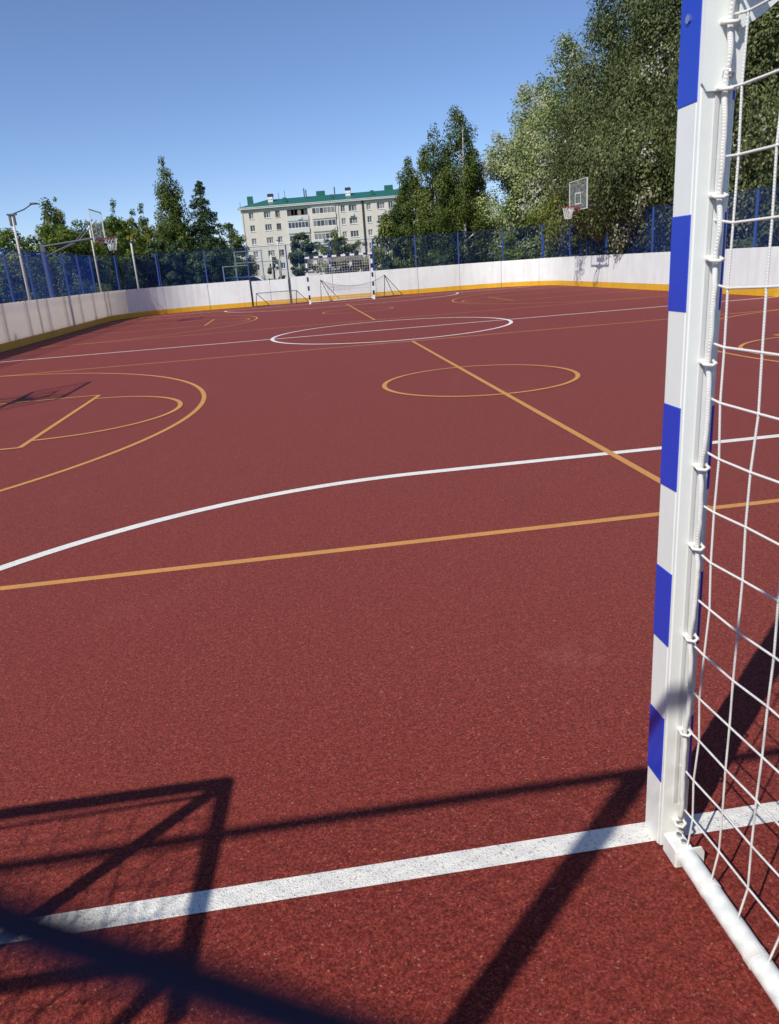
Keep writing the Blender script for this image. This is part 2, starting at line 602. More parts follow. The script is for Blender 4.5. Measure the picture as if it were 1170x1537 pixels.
GX0, GX1 = -2.76, -0.86
SEG = {
    'right': split((XR, Y0 + RC), (XR, Y1 - RC), 15),
    'far': arcs(XR - RC, Y1 - RC, 0, 3) + split((XR - RC, Y1), (GX1, Y1), 4) + [((GX1, Y1), (GX0, Y1))] + split((GX0, Y1), (XL + RC, Y1), 1) + arcs(XL + RC, Y1 - RC, math.pi / 2, 3),
    'left': split((XL, Y1 - RC), (XL, Y0 + RC), 15),
    'near': arcs(XL + RC, Y0 + RC, math.pi, 3) + split((XL + RC, Y0), (XR - RC, Y0), 6) + arcs(XR - RC, Y0 + RC, 1.5 * math.pi, 3),
}
rb = random.Random(4)
gate = thing('rink_gate', 'white double gate in the far boards between two dark posts', 'gate')
for side, segs in SEG.items():
    for i, s in enumerate(segs):
        s = list(s)
        isgate = side == 'far' and len(s) == 2 and abs(s[0][0] - GX1) < 1e-6 and abs(s[1][0] - GX0) < 1e-6
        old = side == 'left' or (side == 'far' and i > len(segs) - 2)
        dj = rb.uniform(-.004, .004)
        if isgate:
            mid = (GX0 + GX1) / 2
            for a, b in (((GX1 - .05, Y1), (mid, Y1)), ((mid, Y1), (GX0 + .05, Y1))):
                p = ribbon([a, b], .01, .05, KH, BH - .07).build('gate_leaf', M['board'], gate)
                ribbon([a, b], .003, .055, .02, KH - .004).build('kick_strip', M['yellow'], p)
            for x in (GX0, GX1):
                MB().box((x - .02, Y1 - .05, 0), (x + .02, Y1 + .03, 1.38), .005).build('gate_post', M['dark_metal'], gate)
            continue
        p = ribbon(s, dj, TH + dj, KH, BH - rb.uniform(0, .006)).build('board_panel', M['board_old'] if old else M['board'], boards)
        ribbon(s, dj - .008, TH + dj, .004, KH - .003).build('kick_strip', M['yellow'], p)


# ================================================================== FENCE
FT = 2.74
FOFF = .28


def chain_link(L, H, a, b, wr, z0=0., s0=0.):
    """diamond mesh in the xz plane, 3-sided wires; a, b half diagonals"""
    mb = MB()
    n = int((L / a + H / b) / 2) + 2

    def seg(x0, zz0, x1, zz1, dy):
        d = Vector((x1 - x0, 0, zz1 - zz0)).normalized()
        nn = Vector((-d.z, 0, d.x))
        v = []
        for (x, z) in ((x0, zz0), (x1, zz1)):
            for (p, q) in ((0, 1), (-.87, -.5), (.87, -.5)):
                v.append((x + nn.x * p * wr, dy + q * wr, z + nn.z * p * wr))
        mb.add(v, [(0, 1, 4, 3), (1, 2, 5, 4), (2, 0, 3, 5)])
    for k in range(-n, n * 2 + 2):
        # rising wires: x/a - z/b = 2k + s0 ; falling wires: x/a + z/b = 2k + s0
        for sg in (1, -1):
            c = 2 * k + (s0 if sg < 0 else z0)
            # x = a*(c + sg*z/b)
            za, zb = 0.0, H
            xa, xb = a * (c + sg * za / b), a * (c + sg * zb / b)
            if xa > xb:
                xa, xb, za, zb = xb, xa, zb, za
            if xb <= 0 or xa >= L:
                continue
            if xa < 0:
                za += (zb - za) * (0 - xa) / (xb - xa)
                xa = 0
            if xb > L:
                zb = za + (zb - za) * (L - xa) / (xb - xa)
                xb = L
            if xb - xa > 1e-4:
                seg(xa, za, xb, zb, wr * .9 * sg)
    return mb


fence_info = {
    'left': 'blue chain link fence on top of the weathered boards beside the hedge',
    'far': 'blue chain link fence behind the far striped goal and curved corners',
    'right': 'blue chain link fence under the tall overhanging poplars',
    'near': 'blue chain link fence behind the white net goal line',
}
post_me = MB().box((-.03, -.03, -.05), (.03, .03, FT), .006).mesh('post', M['blue_fence'])
mesh_cache = {}
for side in ('left', 'far', 'right'):
    segs = SEG[side]
    fe = thing('chain_link_fence', fence_info[side], 'fence')
    done = set()
    for s in segs:
        pts = list(s) if len(s) == 2 else [s[0], s[3], s[6]]
        pts = offset(pts, FOFF)
        ends = [pts[0], pts[-1]]
        for e in ends:
            k = (round(e[0], 1), round(e[1], 1))
            if k not in done:
                done.add(k)
                o = link('post', post_me, fe)
                o.location = (*offset([e, (e[0] + .001, e[1])], 0)[0], 0)
                o.rotation_euler = (rb.uniform(-.006, .006), rb.uniform(-.006, .006), 0)
        for a, b in zip(pts[:-1], pts[1:]):
            L = math.hypot(b[0] - a[0], b[1] - a[1])
            ang = math.atan2(b[1] - a[1], b[0] - a[0])
            key = (round(L, 2), side)
            if key not in mesh_cache:
                mesh_cache[key] = (chain_link(L, FT - BH - .02, .0354, .0354, .0021 if side == 'left' else .0011).mesh('mesh_panel', M['blue_wire']),
                                   MB().tube([(0, 0, 0), (L, 0, 0)], .010, 6).mesh('rail', M['blue_rail']))
            o = link('mesh_panel', mesh_cache[key][0], fe)
            o.location = (a[0], a[1], BH + .01)
            o.rotation_euler = (0, 0, ang)
            for z in (FT,):
                o = link('top_rail' if z == FT else 'bottom_rail', mesh_cache[key][1], fe)
                o.location = (a[0], a[1], z)
                o.rotation_euler = (0, 0, ang)
# the fence on the near side: the lens looks through one of its meshes
YF = -1.556
fe = thing('chain_link_fence', fence_info['near'], 'fence')
FZ = 2.72
X0N, X1N = -3.85, 6.15
for x in np.arange(X0N, X1N + .1, 2.0):
    o = link('post', post_me, fe)
    o.location = (x, YF - .03 if abs(x) > 9 else YF - .012, -.02)
MB().tube([(X0N, YF, FZ), (X1N, YF, FZ)], .021, 10).build('top_rail', M['blue_fence'], fe)
MB().tube([(X0N, YF, BH + .06), (X1N, YF, BH + .06)], .021, 10).build('bottom_rail', M['blue_fence'], fe)
# lattice phase: a falling wire runs through the low left of the view
pa = CAM + ray((0, 1372)) * ((YF - CAM[1]) / ray((0, 1372))[1])
pb = CAM + ray((480, 1530)) * ((YF - CAM[1]) / ray((480, 1530))[1])
sl_ = -(pb[2] - pa[2]) / (pb[0] - pa[0])
A_ = .066
B_ = A_ * sl_
fall = (pa[0] - X0N) / A_ + (pa[2] - BH) / B_            # x/a + z/b of the wire in the view
rise = 1.0
for px in ((0, 0), (1170, 1537)):
    pc = CAM + ray(px) * ((YF - CAM[1]) / ray(px)[1])
    rise += .5 * ((pc[0] - X0N) / A_ - (pc[2] - BH) / B_)
#       # view centre lies half way between two rising wires
chain_link(X1N - X0N, FZ - BH, A_, B_, .00135, rise % 2, fall % 2).build('mesh_panel', M['shaded_wire'], fe).location = (X0N, YF + .0012, BH)


# ================================================================== STRIPED GOALS
def cords(mb, pts, r, n=5):
    mb.tube(pts, r, n, False)


def net_plane(mb, P, Q, nu, nv, r, n=5, sag=.006, seed=1, knots=False):
    """grid of cords on a bilinear patch; P, Q = lower and upper edges as functions u->point"""
    rg = random.Random(seed)
    g = []
    for i in range(nu + 1):
        col = []
        a, b = Vector(P(i / nu)), Vector(Q(i / nu))
        for j in range(nv + 1):
            p = a.lerp(b, j / nv)
            if 0 < i < nu and 0 < j < nv:
                p = p + Vector((rg.uniform(-1, 1), rg.uniform(-1, 1), rg.uniform(-1, 1))) * sag
            col.append(p)
        g.append(col)
    for i in range(nu + 1):
        cords(mb, g[i], r, n)
    for j in range(nv + 1):
        cords(mb, [g[i][j] - Vector((0, 0, sag * .6 * (i % 2))) for i in range(nu + 1)], r, n)
    if knots:
        for i in range(nu + 1):
            for j in range(nv + 1):
                mb.ball(g[i][j], r * 1.55, 6, 4)
    return mb


HOOKS = [.10, .38, .645, .88, 1.07, 1.30, 1.51, 1.63, 1.82, 1.93]


def striped_goal(label, loc, rz, near):
    t = thing('striped_goal', label, 'goal', loc, rz)
    W, H, h = 3.0, 2.0, .04
    c = .004 if near else 0
    for x, sx in ((0, 1), (W, -1)):
        p = MB().box((x - h, -h, 0), (x + h, h, H + .08), c).build('post', M['white_paint'], t)
        for k in range(5):
            z = .2 + .4 * k
            e = .0012
            MB().box((x - h - e, -h - e, z), (x + h + e, h + e, z + .2), c).build('stripe', M['blue_tape' if near else 'navy_tape'], p)
        # white rear profile that carries the net
        xa = x - h * sx - .0016 * sx
        xb = x + .025 * sx
        MB().box((min(xa, xb), -h - .016, .012), (max(xa, xb), -h - .0015, H), .0025).build('net_channel', M['white_paint'], p)
        if near:
            MB().box((x - .013, -h - .0185, .15), (x - .004, -h - .0155, H - .02)).build('groove_shade_strip', M['groove_shade'], p)  # thin raised strip, coloured as the shadow line of the groove
        # foot bracket and depth tube
        MB().box((x - .036, -.128, .001), (x + .014, -h - .017, .058), .004 if near else 0).build('foot_bracket', M['white_paint'], t)
        tp = MB().tube([(x - .003, -.120, .032), (x - .001, -.60, .032), (x, -1.05, .032)], .0255, 20, False)
        tp.build('ground_tube', M['white_paint'], t, True)
        for yy in (-.23, -.43, -.66, -.88):
            MB().tube([(x - .002, yy - .010, .032), (x - .002, yy + .014, .032)], .0268, 18).build('net_tie', M['clip'], t)
        MB().tube([(x, -.05, H + .03), (x, -.5, H + .04), (x, -.80, H - .02), (x, -.92, H - .2), (x, -1.02, .043)], .017, 10).build('net_stay', M['white_paint'], t, True)
        # corner gusset
        gz = [(-.01, .03), (.18, .03), (.16, 0), (.03, -.095), (-.01, -.115)]
        MB().prism([(x + sx * (.03 + q[0]), H + .03 + q[1]) for q in gz], -h - .0325, -h - .0245, 'y').build('corner_gusset', M['white_paint'], t)
        pl = [(-.044, -.20), (-.034, -.214), (.028, -.214), (.040, -.20), (.040, .05), (-.044, .05)]
        MB().prism([(x + sx * q[0], H + .03 + q[1]) for q in pl], -h - .0235, -h - .0165, 'y').build('corner_plate', M['white_paint'], t)
        if near:
            for zz in (1.845, 1.985):
                b_ = MB().tube([(x + .006 * sx, -h - .02, zz), (x + .006 * sx, -h - .031, zz)], .012, 6)
                b_.ball((x + .006 * sx, -h - .033, zz), .0095, 10, 6)
                b_.build('bolt', M['zinc'], t, True)
            b_ = MB().tube([(x - (h + .001) * sx, 0.005, 1.955), (x - (h + .005) * sx, 0.005, 1.955)], .0085, 6)
            b_.build('bolt', M['zinc'], t)
            for zz in (.055, .075):
                MB().tube([(x - .004, -.010 - zz * 1.25, .057), (x - .004, -.010 - zz * 1.25, .066)], .007, 6).build('bolt', M['zinc'], t)
            MB().prism([(x + .012, .002), (x + .044, .002), (x + .044, .040), (x + .036, .055), (x + .012, .055)], -.125, -.12, 'y').build('foot_lug', M['white_paint'], t)
            for zz in HOOKS:
                k = MB()
                k.box((x - .016, -h - .029, zz - .005), (x + .016, -h - .0175, zz + .005), .002)
                k.tube([(x + .012, -h - .026, zz), (x + .013, -h - .040, zz - .004), (x, -h - .047, zz - .006), (x - .013, -h - .040, zz - .004), (x - .012, -h - .026, zz)], .0040, 6)
                k.build('net_hook', M['clip'], t, True)
    cb = MB().box((h + .002, -h, H), (W - h - .002, h, H + .08)).build('crossbar', M['white_paint'], t)
    k = 0
    x = .16
    while x < W - .2:
        MB().box((x, -h - .0012, H - .0012), (x + .2, h + .0012, H + .0812)).build('stripe', M['blue_tape' if near else 'navy_tape'], cb)
        x += .4133
    MB().tube([(0, -1.02, .043), (W, -1.02, .043)], .022, 10).build('rear_tube', M['white_paint'], t, True)
    # net
    r = .0027 if near else .0042
    n = 6 if near else 3
    yb = lambda z: -1.0 if z < 1.6 else -1.0 + (z - 1.6) * .55
    nm = MB()
    for x in (0.004, W - .004):
        ys = [-.055 - .0 * k if k == 0 else -.115 * k for k in range(9)]
        zs = [.02 + .12 * k for k in range(17)]
        rg = random.Random(int(x * 10) + 3)
        bulge = lambda y, z: (.018 * math.sin(min(1, -y) * math.pi) * (1 if x < 1 else -1))
        G = {}
        for i, y in enumerate(ys):
            for j, z in enumerate(zs):
                zz = z if i == 0 else z - .004 * math.sin(i * .9 + 1.1) - .007 * math.sin(min(1, i / 6) * math.pi) * (z / 2)
                if j == 0:
                    zz = .050 if i > 0 else .14
                G[i, j] = Vector((x + (bulge(y, z) + rg.uniform(-.004, .004) if j > 0 else -.002 if x < 1 else .002), y + rg.uniform(-.004, .004) * (i > 0), zz + rg.uniform(-.003, .003) * (j > 0)))
        if near:
            for i in range(1, len(ys)):
                nm.tube([G[i, j] for j in range(len(zs))], r, n, False)
            for j in range(1, len(zs)):
                nm.tube([G[i, j] for i in range(len(ys))], r, n, False)
                for i in range(1, len(ys)):
                    nm.ball(G[i, j], r * 1.35, 6, 4)
        else:
            for i in range(1, len(ys)):
                nm.tube([G[i, 0], G[i, 8], G[i, 16]], r, n, False)
            for j in range(1, len(zs)):
                nm.tube([G[0, j], G[4, j], G[8, j]], r, n, False)
    # back and roof of the net
    net_plane(nm, lambda u: (u * W, -1.0, .06), lambda u: (u * W, -.90, 1.80), 25, 15, r, n, .01, 5)
    net_plane(nm, lambda u: (u * W, -.90, 1.80), lambda u: (u * W, -.05, 2.0), 25, 7, r, n, .01, 6)
    nm.build('net', M['rope'] if near else M['net_thin'], t, near)
    if near:
        for x, sx in ((0, 1), (W, -1)):
            rg = random.Random(5)
            pts = []
            for z in np.arange(.11, 1.99, .012):
                dh = min(abs(z - q) for q in HOOKS)
                pts.append((x + .0018 * math.sin(z * 17) + rg.uniform(-.0008, .0008), -h - .029 - .009 * min(1, dh / .05), z))
            MB().tube(pts, .0058, 8).build('lacing_rope', M['rope'], t, True)
            for j in range(16):
                pass
    return t


striped_goal('blue and white striped goal with white rope net standing on the near goal line', (0, 0, .0), 0, True)
striped_goal('blue and white striped goal with pale net standing before the far boards', (3.0, 34.6, .0), math.pi, False)


# ================================================================== BASKETBALL HOOPS
def hoop(label, xb, yc, side, xp, zb=2.95):
    """side +1: backboard looks towards +X"""
    t = thing('basketball_hoop', label, 'hoop', (xp, yc, 0), 0 if side > 0 else math.pi, 'basketball hoops along the boards')
    d = abs(xb - xp)
    MB().box((-.075, -.075, -.05), (.075, .075, zb + .06), .01).build('pole', M['grey_metal'], t)
    a = MB()
    for s in (-1, 1):
        a.tube([(0.03, s * .05, zb), (d - .06, s * .22, zb + .16)], .03, 8)
        a.tube([(0.03, s * .05, zb - .35), (d * .55, s * .14, zb + .05)], .022, 8)
        a.tube([(d * .6, s * .15, zb + .1), (d - .06, s * .3, zb + .75)], .018, 8)
    a.box((d - .1, -.36, zb + .10), (d - .05, .36, zb + .2))
    a.build('arm', M['grey_metal'], t)
    f = MB()
    w2, hh, th = .9, 1.05, .024
    f.box((d - .02, -w2, zb), (d + .012, -w2 + th, zb + hh))
    f.box((d - .03, w2 - th, zb), (d + .012, w2, zb + hh))
    f.box((d - .032, -w2 + th, zb), (d + .014, w2 - th, zb + th))
    f.box((d - .032, -w2 + th, zb + hh - th), (d + .014, w2 - th, zb + hh))
    bb = f.build('backboard_frame', M['white_frame'], t)
    MB().box((d - .012, -w2 + th, zb + th), (d, w2 - th, zb + hh - th)).build('backboard', M['acrylic'], t)
    q = MB()
    q.box((d + .002, -.295, zb + .20), (d + .006, -.245, zb + .62))
    q.box((d + .002, .245, zb + .20), (d + .006, .295, zb + .62))
    q.box((d + .002, -.245, zb + .57), (d + .006, .245, zb + .62))
    q.box((d + .002, -.245, zb + .20), (d + .006, .245, zb + .25))
    q.build('target_square', M['white_frame'], bb)
    zr = zb + .13
    cx = d + .15 + .225
    rim = MB().tube([(cx + .225 * math.cos(a), .225 * math.sin(a), zr) for a in np.linspace(0, 2 * math.pi, 25)], .013, 6)
    rim.box((d + .0145, -.09, zr - .09), (d + .10, .09, zr + .02))
    for s in (-1, 1):
        rim.tube([(d + .015, s * .07, zr - .1), (cx - .05, s * .19, zr - .01)], .010, 6)
    rim.box((d + .0145, -.30, zb - .02), (d + .030, .30, zb + .10))
    rim.build('rim', M['red_rim'], t)
    nm = MB()
    K = 12
    for k in range(K):
        for s in (-1, 1):
            pts = []
            for j in range(5):
                an = 2 * math.pi * (k + s * j * .5) / K
                rr = .22 - .10 * (j / 4) ** .7
                pts.append((cx + rr * math.cos(an), rr * math.sin(an), zr - .02 - .10 * j))
            nm.tube(pts, .0055, 4, False)
    nm.build('net', M['net_thin'], t)
    return t


hoop('clear basketball backboard over the weathered boards, rising against the hedge and sky', -7.28, 27.4, 1, -9.25)
hoop('clear basketball backboard in front of the tall silver green poplars', 10.18, 27.5, -1, 12.0, 2.93)
hoop('clear basketball backboard above the orange three point line, shading the lane', -7.15, 8.17, 1, -9.02)
hoop('clear basketball backboard facing the near orange centre circle from the poplar side', 10.15, 8.17, -1, 12.0)


# ================================================================== POLES
def pole(label, x, y, h, r0, r1, lamp):
    t = thing('lamp_post' if lamp else 'metal_pole', label, 'lamp post' if lamp else 'pole', (x, y, -.1))
    MB().tube([(0, 0, 0), (0, 0, h * .72 + .1), (0, 0, h + .1)], [r0, (r0 + r1) / 2, r1], 10).build('pole', M['pale_pole'], t, True)
    if lamp:
        b = MB().box((-.09, -.05, h - .22), (-.03, .05, h + .08))
        b.box((.03, -.05, h - .20), (.08, .05, h + .08))
        b.box((-.13, -.06, h + .08), (.14, .06, h + .125))
        b.build('bracket', M['grey_metal'], t)
        MB().tube([(.05, 0, h + .12), (.30, .3, h + .25), (.50, .55, h + .42)], .018, 6).build('arm', M['grey_metal'], t)
        k = MB()
        k.box((.44, .47, h + .40), (.64, .67, h + .445), .01)
        k.build('lamp_head', M['grey_metal'], t)
    else:
        MB().tube([(0, 0, h + .08), (0, 0, h + .13)], r1 * 1.35, 10).build('cap', M['grey_metal'], t)
    return t


pole('pale lamp post with a thin slanted arm on the weathered boards', -8.97, 24.0, 3.75, .05, .034, True)
p_ = at_x((152, 436), -8.97)
pole('slim pale pole rising above the blue fence just behind the backboard', -8.97, p_[1], 4.0, .042, .034, False)
p_ = at_y((203, 400), 38.6)
pole('thin grey pole behind the curved corner of the boards beside dark spruces', p_[0], 38.6, 3.4, .05, .045, False)


# ================================================================== SMALL GOALS
def small_goal(label, pl, pr, h, lx, ly, extra, sagz):
    """A-shaped end frames joined by tubes, net between them"""
    ox, oy = pl
    t = thing('training_goal', label, 'goal', (ox, oy, 0))
    dx, dy = pr[0] - ox, pr[1] - oy
    r = .016
    f = MB()
    for bx, by in ((0, 0), (dx, dy)):
        f = MB()
        f.tube([(bx, by, .015), (bx + .06, by, h)], r, 6)
        f.tube([(bx + .06, by, h), (bx + lx, by + ly, .015)], r, 6)
        if extra:
            f.tube([(bx + .06, by, h), (bx + lx * .55, by + ly * 1.1, .015)], r, 6)
        f.tube([(bx, by, .015), (bx + lx, by + ly, .015)], r, 6)
        f.build('end_frame', M['dark_metal'], t)
    if sagz == 0:
        MB().tube([(.06, 0, h), (dx + .06, dy, h)], r, 6).build('crossbar', M['grey_metal'], t)
    MB().tube([(lx, ly, .015), (dx + lx, dy + ly, .015)], r, 6).build('rear_tube', M['grey_metal'], t)
    nm = MB()
    net_plane(nm, lambda u: (lx + dx * u, ly + dy * u, .03), lambda u: (.06 + dx * u, dy * u, h - sagz * math.sin(math.pi * u) ** .7), int(abs(dx) / .12), int(h / .12), .0045, 3, .01, 2)
    nm.build('net', M['net_thin'], t)
    MB().tube([(.06 + dx * u, dy * u, h - sagz * math.sin(math.pi * u) ** .7) for u in np.linspace(0, 1, 16)], .009, 5).build('net_rope', M['net_grey'], t)
    return t


small_goal('low grey training goal with triangular ends against the boards by the gate', (-2.55, 36.45), (-.62, 36.45), .62, .62, .3, False, 0)
small_goal('wide dark training goal with sagging net standing behind the striped goal', (.58, 36.1), (3.68, 36.1), 1.02, .95, .45, True, .38)

# tube frame standing beside the near goal; it throws the angular shadow on the court
t = thing('portable_goal', 'dark steel box frame goal standing beside the near goal', 'goal', (-2.35, -.574, 0))
fh, fr = 1.6, .026
W = 2.9
for x in (0, -W):
    MB().tube([(x, 0, 0), (x, 0, fh)], fr, 10).build('post', M['dark_metal'], t)
    MB().tube([(x, 0, fh), (x - .05, -.80, fh)], fr * .9, 10).build('top_arm', M['dark_metal'], t)
    MB().tube([(x - .04, -.64, fh), (x - .02, -.78, 0)], fr * .8, 10).build('rear_leg', M['dark_metal'], t)
MB().tube([(0, 0, fh), (-W, 0, fh)], fr, 10).build('crossbar', M['dark_metal'], t)
MB().tube([(-.04, -.64, fh), (-W - .04, -.64, fh)], fr * .8, 10).build('rear_bar', M['dark_metal'], t)
nm = MB()
net_plane(nm, lambda u: (-.05 - (W - .1) * u, -.60, fh - .02), lambda u: (-.03 - (W - .06) * u, -.03, fh - .02), 26, 5, .0022, 4, .008, 3)
net_plane(nm, lambda u: (-.02, -.03 - .68 * u, .05), lambda u: (-.02 - .02 * u, -.03 - .60 * u, fh - .03), 5, 14, .0022, 4, .008, 4)
net_plane(nm, lambda u: (-.05 - (W - .1) * u, -.74, .06), lambda u: (-.05 - (W - .1) * u, -.62, fh - .03), 26, 14, .0022, 4, .008, 5)
nm.build('net', M['net_grey'], t)
MB().tube([(-.05, -.045, fh - .012), (-W * .5, -.065, fh - .03), (-W, -.045, fh - .012)], .006, 6).build('net_rope', M['net_grey'], t)


# ================================================================== APARTMENT BUILDING
def brick_far():
    m = mat('pale_brick', (.50, .46, .38), .9, .2)
    t = NT(m)
    c = t.coord()
    n = t.noise(c, .5, 5, .7)
    n2 = t.noise(t.mapped(c, (1, 1, 3)), 3.5, 3, .7)
    b = t.ramp(n, [(.3, (.60, .56, .48)), (.7, (.70, .655, .57))])
    b = t.mix(t.ramp(n2, [(.4, (.35,) * 3), (.7, BLK)]), b, (.52, .48, .41))
    t.l(b, t.b.inputs['Base Color'])
    return m


M['brick'] = brick_far()
M['roof'] = dirty_material('green_sheet_roof', (.015, .125, .095), (.025, .09, .07), .5, .4)
M['fascia'] = mat('pale_fascia', (.55, .58, .55), .6)
M['glass'] = mat('window_glass', (.045, .05, .06), .12, .6)
M['curtain'] = mat('curtained_glass', (.22, .21, .20), .25, .5)
M['pvc'] = mat('white_window_frame', (.74, .74, .73), .5)
M['wood'] = mat('brown_window_frame', (.22, .12, .07), .6)
M['black'] = mat('dark_cap', (.03, .03, .04), .6)
fa, fb = Vector((-9.2, 167.0)), Vector((23.7, 161.0))
fu = (fb - fa).normalized()
bld = thing('apartment_building', 'five storey pale brick apartment block with green metal roof', 'building', (fa.x, fa.y, -.12), math.atan2(fu.y, fu.x))
LB, DB, EH = 44.5, 11.0, 14.45
cols = [(1.6, 2.6, 's'), (4.75, 6.15, 't'), (7.15, 8.1, 's'), (9.6, 13.9, 'l'), (14.8, 19.6, 'l'), (20.75, 21.65, 's'), (22.4, 24.1, 't'), (26.1, 27.0, 's'), (28.25, 29.85, 't'), (30.6, 31.5, 's'),
        (34.2, 38.4, 'l'), (39.3, 43.5, 'l'), ]
rows = [(z, z + 1.22) for z in (2.15, 4.72, 7.30, 9.86, 12.30)]
wm = MB()
WT = .35
prev = 0.0
for (z0, z1) in rows:
    wm.box((0, 0, prev), (LB, WT, z0))
    cur = 0.0
    for a, b, k in cols:
        wm.box((cur, 0, z0), (a, WT, z1))
        cur = b
    wm.box((cur, 0, z0), (LB, WT, z1))
    prev = z1
wm.box((0, 0, prev), (LB, WT, EH))
wm.box((0, WT, 0), (.35, DB, EH))
wm.box((LB - .35, WT, 0), (LB, DB, EH))
wm.box((.35, DB - .35, 0), (LB - .35, DB, EH))
wm.build('wall', M['brick'], bld)
rw = random.Random(11)
for ri, (z0, z1) in enumerate(rows):
    for a, b, k in cols:
        nb = {'s': 2, 't': 3, 'l': 6}[k]
        brown = rw.random() < .22 and k != 'l'
        openl = (k == 'l' and ri == 4 and a < 12)
        fm = MB()
        ft = .08
        yf = -.25 if k == 'l' and not openl else .13
        fm.box((a + .003, yf, z0 + .002), (b - .003, yf + .08, z0 + ft))
        fm.box((a + .003, yf, z1 - ft), (b - .003, yf + .08, z1 - .002))
        for q in range(nb + 1):
            x = a + .003 + (b - a - ft - .006) * q / nb
            fm.box((x, yf, z0 + ft), (x + ft, yf + .08, z1 - ft))
        wo = fm.build('window', M['wood'] if brown or openl else M['pvc'], bld)
        for q in range(nb):
            if openl and q in (1, 2, 4):
                continue
            xa = a + .003 + (b - a - ft - .006) * q / nb + ft
            xb_ = a + .003 + (b - a - ft - .006) * (q + 1) / nb
            MB().box((xa, yf + .03, z0 + ft), (xb_, yf + .05, z1 - ft)).build('pane', M['curtain'] if rw.random() < .38 else M['glass'], wo)
        if k == 'l':
            bm_ = MB().box((a - .1, -.30 if not openl else -.2, z0 - .95), (b + .1, -.003, z0 - .004))
            bm_.build('balcony', M['fascia'] if rw.random() < .4 else M['brick'], bld)
            if openl or yf < 0:
                MB().box((a - .02, yf - .01, z1), (b + .02, -.003, z1 + .07)).build('balcony_cover', M['fascia'], bld)
        else:
            MB().box((a - .06, -.09, z0 - .07), (b + .06, -.003, z0 - .002)).build('sill', M['pvc'], wo)
# roof
ov = .55
rz = 1.65
rf = MB()
rf.add([(-ov, -ov, EH), (LB + ov, -ov, EH), (LB + ov, DB + ov, EH), (-ov, DB + ov, EH), (4.6, DB / 2, EH + rz), (LB - 4.6, DB / 2, EH + rz)],
       [(0, 1, 5, 4), (1, 2, 5), (2, 3, 4, 5), (3, 0, 4), (3, 2, 1, 0)])
roof = rf.build('roof', M['roof'], bld)
roof.location.z = .12
MB().box((-ov, -ov - .06, EH - .02), (LB + ov, -ov, EH + .12)).build('gutter', M['fascia'], bld)
MB().box((-ov + .02, -ov + .01, EH - .28), (LB + ov, -.004, EH - .022)).build('soffit', M['fascia'], bld)
for x in (5.85, 22.2, 40.0):
    c_ = MB().box((x - .5, 3.0, EH + .6), (x + .5, 4.0, EH + 2.0)).build('chimney', M['pvc'], roof)
    MB().box((x - .56, 2.94, EH + 2.0), (x + .56, 4.06, EH + 2.55)).build('chimney_cap', M['black'], roof)
    for s in (-.25, .25):
        MB().box((x + s - .1, 2.985, EH + 1.35), (x + s + .1, 2.999, EH + 1.5)).build('chimney_vent', M['black'], roof)
for x, ww, hh, yy in ((1.6, .55, 1.25, 3), (16.2, .9, .75, 5.5), (30.6, .9, .8, 5.5), (36.2, .5, .7, 5.5), (9.1, .35, .75, 1.8), (27.3, .35, .75, 1.8), (18.9, .3, .6, 1.8)):
    zb = EH + .1 + rz * min(1, (yy + ov) / (DB / 2 + ov))
    MB().box((x - ww, yy - .4, zb - .35), (x + ww, yy + .4, zb + hh)).build('roof_vent', M['roof'], roof)
for x, hh in ((7.6, 1.2), (8.9, 1.5), (13.4, 1.3), (13.0, 1.6), (19.4, 1.4), (33.0, 1.6), (.0, .9)):
    zb = EH + .3 + (1.2 if x > 1 else 0)
    MB().tube([(x, 3.5 if x > 1 else .2, zb - .5), (x, 3.5 if x > 1 else .2, zb + hh)], .05 if x < 10 else .13, 6).build('roof_pipe', M['grey_metal'], roof)
for x, mm in ((.25, 'fascia'), (20.15, 'fascia'), (25.35, 'black')):
    w_ = .09 if mm == 'fascia' else .2
    MB().box((x - w_, -.14, 0), (x + w_, -.004, EH - .3)).build('drain_pipe' if mm == 'fascia' else 'expansion_joint', M[mm], bld)
for x, z in ((23.0, 11.35), (18.9, 9.05), (12.2, 11.5)):
    MB().box((x - .4, -.42, z), (x + .4, -.32 + .3, z + .5)).build('air_conditioner', M['fascia'], bld)
MB().box((0, -.012, 6.45), (9.2, -.003, 6.6)).build('string_course', M['fascia'], bld)


# ================================================================== TREES
def leaf_mesh(name, P, size, tint, m, rng, up=0.0, aspect=.62, long_axis=None, bias=None):
    n = len(P)
    nrm = rng.normal(size=(n, 3))
    nrm[:, 2] += up
    if bias is not None:
        nrm = nrm * .62 + bias
    nrm /= np.linalg.norm(nrm, axis=1)[:, None]
    t = rng.normal(size=(n, 3)) if long_axis is None else long_axis + rng.normal(size=(n, 3)) * .45
    t -= (t * nrm).sum(1)[:, None] * nrm
    t /= np.linalg.norm(t, axis=1)[:, None] + 1e-9
    b = np.cross(nrm, t)
    s = size[:, None]
    V = np.empty((n, 4, 3), np.float32)
    V[:, 0] = P - t * s * .5
    V[:, 1] = P + b * s * .5 * aspect - nrm * s * .06
    V[:, 2] = P + t * s * .5
    V[:, 3] = P - b * s * .5 * aspect - nrm * s * .06
    me = bpy.data.meshes.new(name)
    me.vertices.add(n * 4)
    me.vertices.foreach_set('co', V.ravel())
    me.loops.add(n * 4)
    me.loops.foreach_set('vertex_index', np.arange(n * 4, dtype=np.int32))
    me.polygons.add(n)
    me.polygons.foreach_set('loop_start', np.arange(0, n * 4, 4, dtype=np.int32))
    me.update(calc_edges=True)
    at = me.attributes.new('tint', 'FLOAT', 'POINT')
    at.data.foreach_set('value', np.repeat(np.clip(tint, 0, 1), 4).astype(np.float32))
    me.materials.append(m)
    return me


